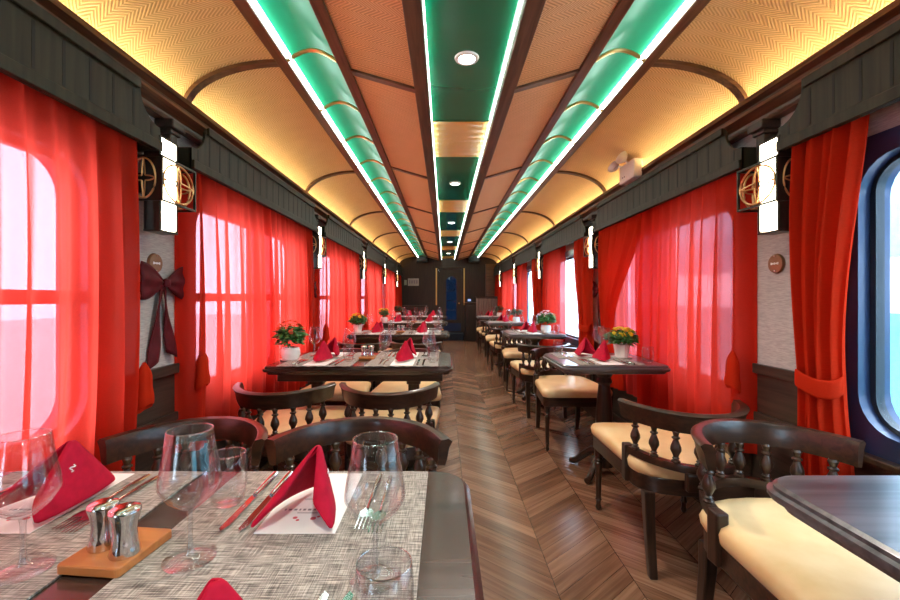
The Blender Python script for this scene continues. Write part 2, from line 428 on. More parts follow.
# ------------------------------------------------------------------ ceiling
def X(u, s): return XC+s*u
for s, nm in ((-1, 'left'), (1, 'right')):
    # vault
    prof = [(X(.885+.46*math.sin(PI/2*i/14), s), H+.905+.215*math.cos(PI/2*i/14)) for i in range(15)]
    struct(MB().sheet(prof, Y0, Y1, 1).build('ceiling_vault_'+nm, 'vault', ang=1))
    # brown panel, sloping
    struct(MB().sheet([(X(.24, s), H+1.015), (X(.57, s), H+1.11)], Y0, Y1).build('ceiling_panel_'+nm, 'panel'))
    # green recess
    gp = [(X(.585+.265*i/10, s), H+1.115+.07*math.sin(PI*i/10)) for i in range(11)]
    struct(MB().sheet(gp, Y0, Y1).build('ceiling_recess_'+nm, 'green', ang=1))
    # beams
    def beam(u0, u1, z0, z1, n_):
        x0, x1 = sorted((X(u0, s), X(u1, s))); struct(MB().box(x0, x1, Y0, Y1, z0, z1).build(n_, 'beam', smooth=False, bev=.004))
    beam(.178, .245, H+1.005, H+1.05, 'trim_inner_beam_'+nm)
    beam(.548, .60, H+1.09, H+1.13, 'trim_middle_beam_'+nm)
    beam(.832, .888, H+1.10, H+1.135, 'trim_outer_beam_'+nm)
    # cornice mouldings with a lip that hides the warm strip
    sec = [(1.37, .78), (1.37, .90), (1.325, .895), (1.318, .925), (1.300, .925), (1.296, .90), (1.318, .885), (1.318, .865), (1.296, .86), (1.292, .845), (1.325, .815), (1.325, .80), (1.315, .78)]
    struct(MB().prism([(X(u, s), H+z) for u, z in sec], 'y', Y0, Y1).build('trim_cornice_'+nm, 'cornice', smooth=False))
struct(MB().box(X(.25, -1), X(.25, 1), Y0, Y1, H+1.075, H+1.09).build('ceiling', 'greenc', smooth=False))
struct(MB().box(XL-.1, XR+.1, Y0, Y1+.1, 2.37, 2.45).build('ceiling_roof', 'endwall', smooth=False))
# ribs over the vaults
k = 0
for s, nm in ((-1, 'left'), (1, 'right')):
    for i in range(-1, 6):
        yy = 1.97+1.72*i
        if yy > Y1-.1: continue
        k += 1; b = MB(); P = []
        for j in range(13):
            a = PI/2*j/12; P.append((X(.885+.46*math.sin(a)*.97, s), H+.905+.215*math.cos(a)))
        outer = P; inner = [(p[0]+(XC-p[0])*.0-s*.012, p[1]-.014) for p in P]
        b.prism(outer+inner[::-1], 'y', yy, yy+.042); struct(b.build('trim_vault_rib_%d' % k, 'rib', smooth=False))
        yc = yy+.02
    for i in range(-1, 8):
        yy = 2.02+1.5*i
        if yy > Y1: continue
        k += 1
        A, B = (X(.24, s), H+1.014), (X(.57, s), H+1.109)
        b = MB(); b.prism([A, B, (B[0], B[1]-.012), (A[0], A[1]-.012)], 'y', yy, yy+.04)
        struct(b.build('trim_panel_batten_%d' % k, 'rib', smooth=False))
ORDN = 'first second third fourth fifth sixth seventh eighth ninth tenth eleventh twelfth thirteenth fourteenth fifteenth sixteenth seventeenth eighteenth nineteenth twentieth'.split()
# gold half hoops crossing the green recesses
proto = None
for s, nm in ((-1, 'left'), (1, 'right')):
    q = 0
    for i in range(-3, 19):
        yy = 1.95+.52*i
        if yy > Y1-.1 or yy < 1.3: continue
        q += 1
        P = [(X(.60+.232*j/12, s), yy, H+1.10+.05*math.sin(PI*j/12)) for j in range(13)]
        o = MB().tube(P, .012, 6, rb=.008).build('ceiling_hoop', 'gold')
        tag(o, 'gold arched hoop across the %s green ceiling channel, %s from the front' % (nm, ORDN[q-1]), 'ceiling hoop', 'gold hoops across the green ceiling channels')
# woven bands in the centre channel
bands = [2.55+2.06*k for k in range(-1, 5)]
k = 0
for yb in bands:
    k += 1
    struct(MB().sheet([(X(-.178, 1), H+1.070), (X(.178, 1), H+1.070)], yb, yb+.64).build('trim_woven_band_%d' % k, 'band', smooth=False))
# led strips (real lamps of the room)
for s, nm in ((-1, 'left'), (1, 'right')):
    x = X(1.332, s); o = MB().box(x-.006, x+.006, Y0, Y1, H+.905, H+.915).build('led_strip', 'warm', smooth=False)
    tag(o, 'warm yellow light strip behind the cornice along the %s wall' % nm, 'light strip', 'warm cornice light strips')
    x0, x1 = sorted((X(.808, s), X(.829, s))); o = MB().box(x0, x1, Y0, Y1, H+1.105, H+1.118).build('led_strip', 'led', smooth=False)
    tag(o, 'white light strip at the outer edge of the %s green ceiling channel' % nm, 'light strip', 'white ceiling light strips')
    x0, x1 = sorted((X(.173, s), X(.1775, s))); o = MB().box(x0, x1, Y0, Y1, H+1.052, H+1.066).build('led_strip', 'ledc', smooth=False)
    tag(o, 'pale green white light strip at the %s edge of the central ceiling channel' % nm, 'light strip', 'central ceiling light strips')
# downlights
dl = None
for k in range(-1, 5):
    yy = 1.88+2.06*k
    lab = 'round white downlight in the central green ceiling channel, %s' % ['behind the camera above the near table', 'the largest and nearest one', 'the second one from the front', 'the third one from the front', 'the fourth one from the front', 'the farthest one near the end wall'][k+1]
    if dl is None:
        dl = thing('downlight', lab, 'ceiling light', (XC, yy, H+1.074), 0, 'round ceiling downlights')
        MB().lathe([(.036, -.001), (.038, -.008), (.052, -.006), (.055, 0), (.036, 0)], seg=32).build('trim_ring', 'white', dl)
        MB().lathe([(0, -.004), (.037, -.004), (.037, -.001), (0, -.001)], seg=32).build('lamp_disc', 'down', dl)
    else: dup(dl, (XC, yy, H+1.074), 0, lab)
    L = bpy.data.lights.new('downlight_beam', 'SPOT'); L.energy = W_DOWN; L.spot_size = 2.2; L.spot_blend = .6; L.shadow_soft_size = .04; L.color = (1, .93, .84)
    lo = bpy.data.objects.new('downlight_beam', L); lo.location = (XC, yy, H+1.06); C.objects.link(lo)

# ------------------------------------------------------------------ valances
def valance(side, c, half, label):
    x = (XL if side < 0 else XR); xf = x-side*.13
    t = thing('window_valance', label, 'valance', (x, c, 0), 0, 'wooden valances over the windows')
    s = -side
    hh = half
    out = [(-hh, 1.735), (hh, 1.735), (hh, 1.83)]+[(hh-.11*math.sin(a*PI/12), 1.83+.11*(1-math.cos(a*PI/12))) for a in range(1, 7)]+[(hh-.13, 1.965), (-hh+.13, 1.965)]
    out += [(-hh+.11*math.sin(a*PI/12), 1.83+.11*(1-math.cos(a*PI/12))) for a in range(6, 0, -1)]+[(-hh, 1.83)]
    f = MB(); a, b = sorted((s*.108, s*.120)); f.prism(out, 'x', a, b)
    f.box(*sorted((s*.0, s*.118)), -hh, -hh+.02, 1.735, 1.83); f.box(*sorted((s*0, s*.118)), hh-.02, hh, 1.735, 1.83)
    nf0 = len(f.bm.faces)
    r = MB(); a, b = sorted((s*.120, s*.132)); r.box(a, b, -hh, hh, 1.735, 1.775); r.box(a, b, -hh+.12, hh-.12, 1.93, 1.965)
    r.build('rail', 'valance', t, smooth=False, bev=.003)
    nn = int(2*(hh-.05)/.092)
    for i in range(nn+1):
        y = -hh+.05+2*(hh-.05)*i/nn; d = min(y+hh, hh-y)
        zt = 1.92 if d > .14 else 1.92-(.14-d)*.95
        a, b = sorted((s*.1195, s*.1208)); f.box(a, b, y-.005, y+.005, 1.785, zt)
    bo = f.build('board', 'valance', t, smooth=False, fix=False); bo.data.materials.append(M['groove'])
    for p in bo.data.polygons:
        if p.index >= nf0: p.material_index = 1
    return t
for side, nm in ((-1, 'left'), (1, 'right')):
    for k, c in enumerate(WINS):
        if k == 0: continue
        valance(side, c, .945, 'dark grooved wooden valance over the %s window on the %s' % (ORD[k-1], nm))
    valance(side, 10.86, .56, 'short dark wooden valance on the %s beside the end wall' % nm)
# posts between the valances
pp = None
for side, nm in ((-1, 'left'), (1, 'right')):
    x = XL if side < 0 else XR
    for k, y in enumerate(PIERS[1:]):
        lab = 'dark wooden corbel post above the %s wall lamp on the %s wall' % (ORD[k], nm)
        b = MB(); s = -side
        x0, x1 = sorted((x, x+s*.06)); b.box(x0, x1, y+.05, y+.10, 1.76, 1.93); x0, x1 = sorted((x, x+s*.07)); b.box(x0, x1, y+.04, y+.11, 1.87, 1.89)
        x0, x1 = sorted((x, x+s*.085)); b.box(x0, x1, y+.03, y+.12, 1.89, 1.93)
        tag(b.build('corbel_post', 'wainscot', smooth=False, bev=.006), lab, 'corbel', 'corbel posts between the valances')

# ------------------------------------------------------------------ curtains
def sm(t): t = max(0, min(1, t)); return t*t*(3-2*t)
def drape(side, y0, y1, z0, z1, tie=None, folds=9, amp=.022, xo=.075, seed=0, mat='curtain', gather=.0, parent=None, name='cloth'):
    rnd = random.Random(seed); ph = [rnd.uniform(0, 6) for _ in range(6)]
    x = XL if side < 0 else XR; s = -side
    def fn(u, v):
        z = z1+(z0-z1)*v; y = y0+(y1-y0)*u; A = amp*(.38+.8*v); w_ = 1
        if tie:
            ty, tz, tw = tie
            if z > tz: w_ = 1-(1-tw)*sm((z1-z)/(z1-tz))**1.0
            else: w_ = tw+(.35)*(1-tw)*sm((tz-z)/(tz-z0))*.9
            A = amp*(1.0-.25*(1-w_))
            y = ty+(y-ty)*w_
        uu = u+.012*math.sin(3*v+ph[0])+.02*math.sin(7*u+ph[1])+gather*v*math.sin(4*u+ph[4])*.03
        f = 1.0*math.sin(2*PI*folds*uu+ph[2]+.5*math.sin(2*PI*folds*.31*uu+ph[0]))+.45*math.sin(2*PI*folds*.53*uu+ph[3]+v*1.2)+.30*math.sin(2*PI*folds*2.1*uu+ph[5]+v)
        bulge = .012*math.sin(v*PI)
        if tie: bulge = .02*math.sin(min(1, (z1-z)/(z1-tie[1]))*PI)
        e0 = sm(u/.05) if not tie else 1
        return (x+s*((xo+min(A*1.15, xo*.6)*f*.62+bulge)*e0+.004), y, z+.006*math.sin(9*u+ph[1])*v)
    return MB().grid(max(60, int(folds*18)), 28, fn).build(name, mat, parent, fix=False, ang=3)
def tieback(side, y, z, hw, parent, mat='drape', dr=.0, xo=.085):
    x = XL if side < 0 else XR; s = -side; b = MB()
    P = []
    for i in range(20):
        a = 2*PI*i/20
        P.append((x+s*(xo+.048*math.sin(a)), y+hw*math.cos(a), z+dr*math.cos(a)+.012*math.sin(a*2)))
    rings = []
    for i, p in enumerate(P):
        rings.append([b.bm.verts.new((p[0], p[1], p[2]+h)) for h in (-.034, -.012, .012, .034)])
    for i in range(20):
        for j in range(3): b.bm.faces.new((rings[i][j], rings[(i+1) % 20][j], rings[(i+1) % 20][j+1], rings[i][j+1]))
    return b.build('tieback', mat, parent, fix=False, sol=.008, sub=1, ang=3)
def loose_tie(side, y, z, parent):
    """a puff of cloth tied at the pier"""
    x = XL if side < 0 else XR; s = -side; b = MB()
    def fn(u, v):
        a = 2*PI*u; r = .006+.030*math.sin(PI*.5*min(1, v*1.9))**.9*(1+.12*math.sin(9*v))
        return (x+s*(.098+r*math.cos(a)*.75+.10*r*math.sin(5*a)), y+r*1.0*math.sin(a), z+.10-.18*v+.02*math.cos(a)*v)
    b.grid(20, 12, fn); return b.build('tieback', 'drape', parent, fix=False, ang=3)
ZT = 1.80
def curtain(side, label, y0, y1, **kw):
    x = XL if side < 0 else XR
    t = thing('curtain', label, 'curtain', (0, 0, 0), 0, 'red curtains at the windows')
    lt = kw.pop('loose', None); tb = kw.pop('tb', None)
    z0 = kw.pop('z0', .42)
    drape(side, y0, y1, z0, ZT, parent=t, **kw)
    if lt: loose_tie(side, lt, .80, t)
    if tb: tieback(side, *tb, t)
    return t
E = .885
for k, c in enumerate(WINS):
    if k == 0: continue
    o = ORD[k-1]
    curtain(-1, 'translucent red curtain covering the near half of the %s left window' % o, c-E, c+.03, folds=8, seed=k*3+1, amp=.040, loose=c-E+.06 if k > 1 else None)
    curtain(-1, 'translucent red curtain covering the far half of the %s left window' % o, c-.02, c+E, folds=9, seed=k*3+2, amp=.038, loose=(c+E+.0) if k == 1 else None, xo=.07)
curtain(-1, 'red curtain beside the end wall on the left', 10.32, 11.42, folds=8, seed=40)
# right side
c = WINS[1]
curtain(1, 'orange red curtain tied back beside the large near window on the right', 1.37, 1.655, folds=6, seed=50, mat='drape', amp=.044, tie=(1.585, .835, .55), tb=(1.545, .835, .082), xo=.072)
c = WINS[2]
curtain(1, 'wide translucent red curtain drawn over the near half of the second right window', c-E, c+.16, folds=9, seed=51, amp=.038, loose=c-E+.03, xo=.075)
t = thing('curtain', 'red curtain pulled aside and tied at the far edge of the second right window', 'curtain', (0, 0, 0), 0, 'red curtains at the windows')
drape(1, c+.05, c+E, .42, ZT, tie=(c+E-.08, .86, .24), folds=6, seed=52, mat='drape', amp=.026, xo=.078, parent=t); tieback(1, c+E-.12, .86, .11, t, xo=.078)
t = thing('curtain', 'pink red sheer hanging close to the glass of the second right window', 'curtain', (0, 0, 0), 0, 'red curtains at the windows')
drape(1, c-.2, c+E-.08, .42, ZT, folds=8, seed=53, mat='sheer', amp=.022, xo=.036, parent=t)
c = WINS[3]
curtain(1, 'orange red curtain tied back at the near edge of the third right window', c-1.03, c-.55, folds=6, seed=54, mat='drape', amp=.04, tie=(c-.84, .86, .55), tb=(c-.83, .86, .13))
curtain(1, 'red curtain hanging straight at the far edge of the third right window', c+.10, c+E, folds=8, seed=55, amp=.028)
c = WINS[4]
curtain(1, 'dark red curtain tied back at the near edge of the fourth right window', c-1.03, c-.55, folds=6, seed=56, mat='drape', amp=.04, tie=(c-.86, .86, .55), tb=(c-.85, .86, .13))
curtain(1, 'red curtain hanging straight at the far edge of the fourth right window', c+.35, c+E, folds=6, seed=57, amp=.028)
c = WINS[5]
curtain(1, 'red curtain covering the near half of the farthest right window', c-E, c+.02, folds=9, seed=58)
curtain(1, 'red curtain covering the far half of the farthest right window', c, c+E, folds=9, seed=59, xo=.08)
curtain(1, 'red curtain beside the end wall on the right', 10.32, 11.42, folds=9, seed=60)

# ------------------------------------------------------------------ sconces, plaques, bows
def make_sconce(side, y, label):
    """local: wall plane x=0, room towards +x (turned round on the right wall)"""
    t = thing('wall_sconce', label, 'wall lamp', (XL if side < 0 else XR, y, 1.63), 0 if side < 0 else PI, 'wall lamps between the windows')
    n = 1 if side > 0 else -1                 # local y of the end nearer the front of the car
    hd = .122; W, Z = .116, .092
    def Y(a, b): return sorted((n*a, n*b))
    MB().box(hd-.05, hd, *Y(.010, .100), -.20, .165).build('lamp_panel', 'sconce', t, smooth=False)
    b = MB()
    b.box(hd-.06, hd+.001, *Y(.100, .112), -.205, .17); b.box(hd-.06, hd+.001, *Y(-.002, .010), -.205, .17)
    b.box(hd-.065, hd-.05, *Y(-.002, .112), -.205, .17); b.box(0, hd-.06, *Y(.03, .08), -.05, .03)
    b.box(hd-.065, hd+.002, *Y(-.004, .114), -.213, -.205).box(hd-.065, hd+.002, *Y(-.004, .114), .165, .173)
    b.build('housing', 'darksteel', t, smooth=False, bev=.002)
    f = MB()
    for zz in (-Z, Z-.008):
        f.box(hd+.002, hd+.012, -W, W, zz, zz+.008)
        for q in (-1, 1): f.box(0, hd+.012, *sorted((q*(W-.008), q*W)), zz, zz+.008)
    for q in (-1, 1):
        y0, y1 = sorted((q*(W-.008), q*W)); f.box(hd+.002, hd+.012, y0, y1, -Z, Z); f.box(0, .010, y0, y1, -Z, Z)
    f.build('square_frame', 'darksteel', t, smooth=False)
    r = .080
    def orn(mk):
        g = MB(); g.tube([mk(r*math.cos(2*PI*i/32), r*math.sin(2*PI*i/32)) for i in range(32)], .0045, 6, True)
        for q in range(4):
            a0 = PI/2*q; p0 = (r*math.cos(a0), r*math.sin(a0)); p1 = (r*math.cos(a0+PI/2), r*math.sin(a0+PI/2))
            P = []
            for i in range(13):
                k = i/12; x = p0[0]*(1-k)+p1[0]*k; y = p0[1]*(1-k)+p1[1]*k; c = 1-.72*math.sin(PI*k)
                P.append(mk(x*c, y*c))
            g.tube(P, .0035, 5)
        return g
    orn(lambda a, b: (hd+.007, a*1.25, b)).build('fretwork', 'copper', t)
    for q in (-1, 1): orn(lambda a, b: (.058+a*.60, q*(W-.004), b)).build('fretwork', 'copper', t)
    return t
for side, nm in ((-1, 'left'), (1, 'right')):
    first = None
    for k, y in enumerate(PIERS[1:]):
        lab = 'lit wall lamp with square copper fretwork on the %s wall, %s' % (nm, ['the nearest and largest', 'second from the front', 'third from the front', 'fourth from the front', 'the farthest'][k])
        if first is None: first = make_sconce(side, y, lab)
        else: dup(first, (XL if side < 0 else XR, y, 1.63), 0 if side < 0 else PI, lab)
def plaque(side, y, label):
    t = thing('round_plaque', label, 'plaque', (XL if side < 0 else XR, y, 1.30), 0 if side < 0 else PI, 'round bronze plaques')
    MB().lathe([(0, 0), (.042, 0), (.044, .005), (.040, .012), (0, .014)], seg=32, axis='x').build('disc', plaq, t)
    s = MB()
    for q, (a, h) in enumerate(((-.018, .010), (-.009, .006), (0, .009), (.009, .006), (.017, .010))): s.box(.0125, .0150, a-.0035, a+.0035, -h/2, h/2)
    s.build('lettering', 'thread', t, smooth=False)
    MB().lathe([(0, .016), (.004, .015), (.004, .011)], 0, 0, .033, 10, 'x').build('screw', 'steel', t); MB().lathe([(0, .016), (.004, .015), (.004, .011)], 0, 0, -.033, 10, 'x').build('screw', 'steel', t)
plaq = plain('bronze_plaque', (.24, .13, .07), .35, .6)
plaque(-1, PIERS[1]+.03, 'round bronze number plaque on the left wall above the big red bow')
plaque(1, PIERS[1]+.05, 'round bronze number plaque on the right wall under the near wall lamp')
def make_bow(side, y, z, label):
    t = thing('ribbon_bow', label, 'ribbon bow', (XL if side < 0 else XR, y, z), 0 if side < 0 else PI, 'dark red ribbon bows')
    for q in (-1, 1):
        def fn(u, v):
            yy = q*(.012+.135*u); hh = (.014+.055*math.sin(min(1, u*1.1)*PI/2))*(v*2-1)
            return (.028+.014*math.sin(u*PI)*math.cos((v-.5)*PI*1.1)+.004*math.sin(v*14), yy, hh-.02*u*(1-v)+.016*u)
        MB().grid(10, 10, fn).build('loop', 'bow', t, fix=False, sol=.006, ang=3)
        def ft(u, v):
            L = .33 if q < 0 else .30
            yy = q*(.008+.055*u)+(v-.5)*(.02+.042*u); zz = -.01-L*u-.03*u*(v if q > 0 else 1-v)
            return (.018+.008*math.sin(u*6+v*3), yy, zz)
        MB().grid(14, 5, ft).build('tail', 'bow', t, fix=False, sol=.005, ang=3)
    MB().lathe([(0, -.02), (.014, -.016), (.018, 0), (.014, .016), (0, .02)], .035, 0, 0, 12).build('knot', 'bow', t)
    return t
b1 = make_bow(-1, PIERS[1]+.06, 1.215, 'large dark red ribbon bow hanging below the plaque on the nearest left pier')
for k, n_ in ((2, 'second'), (3, 'third'), (4, 'fourth')):
    dup(b1, (XL, PIERS[k], 1.225), 0, 'dark red ribbon bow on the %s left pier between the curtains' % n_)
for k, n_ in ((2, 'second'), (3, 'third')):
    dup(b1, (XR, PIERS[k], 1.225), PI, 'dark red ribbon bow on the %s right pier between the curtains' % n_)
# emergency light
t = thing('emergency_light', 'white twin head emergency light box on the right cornice', 'emergency light', (XR-.085, 3.10, 2.075))
MB().box(-.035, .03, -.125, .125, -.065, .07).build('case', 'white', t, smooth=False, bev=.01)
for q in (-1, 1):
    h = MB(); h.lathe([(0, .03), (.025, .028), (.045, .008), (.048, -.008), (.044, -.010), (.042, 0), (0, 0)], 0, 0, 0, 20)
    ho = h.build('lamp_head', 'white', t); ho.location = (-.085, .03+q*.075, .095 if q < 0 else .075); ho.rotation_euler = (PI*.82, math.radians(-35), 0)
    rf = MB().lathe([(0, -.012), (.02, -.010), (.034, -.003), (.034, .0)], seg=16).build('reflector', 'steel', ho)
    MB().tube([(-.02, .03+q*.04, .06), (-.055, .03+q*.065, .075)], .008).build('bracket', 'white', t)
ic = MB(); ic.box(-.0365, -.034, .02, .03, -.03, -.02).box(-.0365, -.034, .05, .06, -.03, -.02); ic.build('indicator', 'seal', t, smooth=False)

# ------------------------------------------------------------------ chairs
def make_chair(label):
    t = thing('spindle_back_chair', label, 'chair', (0, 0, 0), 0, 'spindle backed dining chairs')
    def outline(g=0, rear=-.26, front=.36):
        pts = []
        wf, wr = .262+g, .225+g
        pts += rrect_like(wf, wr, rear-g, front+g)
        return pts
    def rrect_like(wf, wr, r, f):
        P = []
        def arc(cx, cy, rad, a0, a1, n=6):
            for i in range(n+1):
                a = math.radians(a0+(a1-a0)*i/n); P.append((cx+rad*math.cos(a), cy+rad*math.sin(a)))
        arc(wf-.05, f-.05, .05, 5, 90); arc(-wf+.05, f-.05, .05, 90, 175)
        # rear rounded
        for i in range(11):
            a = PI+PI*i/10; P.append((wr*math.cos(a), r+.11+ .11*math.sin(a)))
        return P
    o = outline()
    c = MB(); rings = []
    for g, z in ((-.006, .405), (0, .415), (.004, .44), (-.004, .458), (-.03, .468), (-.09, .473)):
        rings.append([c.bm.verts.new((x*(1+g/.26), (y-.05)*(1+g/.31)+.05, z)) for x, y in o])
    n = len(o)
    for A, B in zip(rings, rings[1:]):
        for i in range(n): c.bm.faces.new((A[i], A[(i+1) % n], B[(i+1) % n], B[i]))
    c.bm.faces.new(rings[0][::-1]); c.bm.faces.new(rings[-1])
    c.build('cushion', 'cushion', t, ang=1)
    f = MB(); f.prism([(x*.975, (y-.05)*.97+.05) for x, y in o], 'z', .335, .405); f.build('seat_frame', 'wood', t, bev=.006)
    # bent back: centre at -.34, ends at -.10
    def arcp(rad, n, z0=0, lift=0, a=72):
        out = []
        for i in range(n+1):
            th = math.radians(-90-a+2*a*i/n)
            # ellipse
            x = rad/ math.sin(math.radians(a))*math.cos(th); y = -.34+.245*(1-(-math.sin(th)-math.cos(math.radians(a)))/(1-math.cos(math.radians(a))))
            nx, ny = math.cos(th), math.sin(th)
            out.append((x, y, nx, ny, z0+lift*((abs(i/n-.5)*2)**2)))
        return out
    top = MB(); top.sweep(arcp(.240, 28, .66), [(-.014, -.036), (.008, -.040), (.014, -.02), (.020, .014), (.030, .034), (.018, .043), (-.004, .040), (-.012, .02)])
    top.build('top_rail', 'wood', t, ang=.9)
    low = MB(); low.sweep(arcp(.220, 24, .482), [(-.016, -.016), (.016, -.016), (.018, .0), (.014, .014), (-.014, .014)])
    low.build('lower_rail', 'wood', t, ang=.9)
    prof = [(.011, 0), (.017, .004), (.017, .010), (.009, .015), (.014, .020), (.009, .026), (.013, .036), (.0205, .052), (.0195, .066), (.012, .086), (.009, .094), (.0155, .099), (.0155, .103), (.009, .108), (.0125, .120), (.015, .126), (.011, .134)]
    A = arcp(.220, 100, 0); B = arcp(.238, 100, 0)
    for i in (7, 19, 31, 44, 56, 69, 81, 93):
        x, y = A[i][0], A[i][1]
        MB().lathe(prof, x+.3*(B[i][0]-x), y, .494, 12).build('spindle', 'woodz', t)
    # posts joining the rail to the seat frame at both ends
    for q in (0, -1):
        x, y = A[q][0], A[q][1]; s = 1 if x > 0 else -1
        MB().box(x-.02, x+.02, y-.024, y+.024, .34, .50).build('arm_post', 'woodz', t, smooth=False, bev=.006)
    bp = MB().prism([(-.09, -.355), (.09, -.355), (.09, -.325), (-.09, -.325)], 'z', .40, .47); bp.build('back_block', 'wood', t, bev=.006, smooth=False)
    # legs
    for s in (-1, 1):
        lg = [(.0, 0), (.011, 0), (.016, .012), (.011, .03), (.013, .05), (.018, .056), (.013, .064), (.016, .20), (.020, .255), (.014, .262), (.022, .272), (.016, .284), (.022, .290), (.022, .34)]
        MB().lathe(lg, s*.225, .315, 0, 14).build('leg', 'woodz', t)
        b = MB(); x, y = s*.175, -.20
        pts = [(-.02, -.02), (.02, -.02), (.02, .02), (-.02, .02)]
        rg = []
        for z, dy, k in ((0, -.045, .8), (.12, -.022, .9), (.24, -.006, 1), (.34, 0, 1.1)):
            rg.append([b.bm.verts.new((x+px*k, y+dy+py*k, z)) for px, py in pts])
        for R1, R2 in zip(rg, rg[1:]):
            for i in range(4): b.bm.faces.new((R1[i], R1[(i+1) % 4], R2[(i+1) % 4], R2[i]))
        b.bm.faces.new(rg[0][::-1]); b.bm.faces.new(rg[-1]); b.build('leg', 'woodz', t, smooth=False, bev=.004)
    return t
seatno = None
chairs = []
TL = ['nearest left table', 'second left table', 'third left table', 'fourth left table', 'farthest left table']
TR = ['bare foreground right table', 'yellow flowered right table', 'pink flowered right table', 'fourth right table', 'farthest right table']
spots = []
for k, y in enumerate(TABS):
    for x, nm in ((-.29, 'aisle'), (-.84, 'window')):
        if k > 0: spots.append((x, y-.43, 0, 'dark spindle back chair facing away, %s side of the %s' % (nm, TL[k])))
        spots.append((x+.005, y+.57 if k == 0 else y+.62, PI, 'dark spindle back chair facing us beyond the %s, %s side' % (TL[k], nm)))
RF = [.54, .72, .66, .62, .6]; RN = [0, -.80, -.60, -.6, -.6]; RXF = [1.06, 1.0, 1.0, .98, .98]; RXN = [0, 1.045, .98, .98, .98]
for k, y in enumerate(TABS):
    if k > 0: spots.append((RXN[k], y+RN[k], -.06 if k == 1 else 0, 'dark spindle back chair facing away, in front of the %s' % TR[k]))
    spots.append((RXF[k], y+RF[k], PI+(.05 if k == 0 else 0), 'dark spindle back chair facing us, behind the %s' % TR[k]))
ch = make_chair(spots[0][3]); ch.location = spots[0][:2]+(0,); ch.rotation_euler = (0, 0, spots[0][2])
for x, y, r, l in spots[1:]: dup(ch, (x, y, 0), r, l)
ch.scale.x = 1.12; ch.location.x = -.275

# ------------------------------------------------------------------ tables
ZTB = .75
def top_mb(x0, x1, hy, rs):
    b = MB(); outs = []
    for g, z in ((-.022, -.052), (-.018, -.040), (-.004, -.034), (0, -.026), (0, -.018), (-.008, -.014), (-.008, -.006), (-.014, 0), (-.020, .0)):
        outs.append([b.bm.verts.new((x, y, z)) for x, y in rrect(x0-g, x1+g, -hy-g, hy+g, .05, 6, rs)])
    n = len(outs[0])
    for A, B in zip(outs, outs[1:]):
        for i in range(n): b.bm.faces.new((A[i], A[(i+1) % n], B[(i+1) % n], B[i]))
    b.bm.faces.new(outs[0][::-1]); b.bm.faces.new(outs[-1])
    return b
XLT = (-1.065, .055)
def left_table(lab, y):
    t = thing('dining_table', lab, 'table', (0, y, 0), 0, 'four seat dining tables on the left')
    o = top_mb(XLT[0], XLT[1], .32, (.06, .02, .02, .06)).build('tabletop', 'table', t, ang=.5); o.location.z = ZTB
    MB().box(-1.0, -.01, -.25, .25, ZTB-.10, ZTB-.05).build('apron', 'wood', t, smooth=False, bev=.004)
    for x in (-.83, -.20):
        b = MB(); b.box(x-.035, x+.035, -.035, .035, .06, ZTB-.10); b.box(x-.05, x+.05, -.05, .05, .05, .12); b.box(x-.045, x+.045, -.045, .045, ZTB-.16, ZTB-.10)
        b.build('leg', 'woodz', t, smooth=False, bev=.005)
        MB().box(x-.035, x+.035, -.26, .26, 0, .055).build('foot', 'wood', t, smooth=False, bev=.012)
    return t
lt = left_table('long dark wooden table in the left foreground laid with woven mats', TABS[0])
for k in range(1, 5):
    dup(lt, (0, TABS[k], 0), 0, 'dark wooden four seat table laid for dinner, %s in the left row' % ORD[k])
XRT = (.70, 1.335)
def right_table(lab, y):
    t = thing('pedestal_table', lab, 'table', (0, y, 0), 0, 'two seat pedestal tables on the right')
    o = top_mb(XRT[0], XRT[1], .30, (.02, .07, .07, .02)).build('tabletop', 'table_side', t, ang=.5); o.location.z = ZTB
    prof = [(.0, .05), (.055, .05), (.06, .10), (.045, .14), (.038, .20), (.050, .24), (.055, .34), (.045, .50), (.036, .58), (.050, .60), (.040, .63), (.075, .68), (.08, .70), (0, .70)]
    MB().lathe(prof, 1.05, 0, 0, 20).build('pedestal', 'woodz', t)
    for a in range(4):
        d = Vector((math.cos(PI/4+a*PI/2), math.sin(PI/4+a*PI/2), 0)); c0 = Vector((1.05, 0, 0))
        P = [c0+d*r+Vector((0, 0, z)) for r, z in ((.03, .14), (.08, .135), (.14, .09), (.19, .04), (.225, .022), (.245, .022))]
        MB().tube(P, [.028, .028, .024, .021, .021, .018], 8).build('foot', 'wood', t)
    return t
rt = right_table('bare dark table in the right foreground with a moulded edge', TABS[0])
for k in range(1, 5):
    dup(rt, (0, TABS[k], 0), 0, ['', 'dark pedestal table with yellow flowers on it on the right', 'dark pedestal table with pink and white flowers on the right', 'dark pedestal table, fourth in the right row', 'dark pedestal table farthest away in the right row'][k])

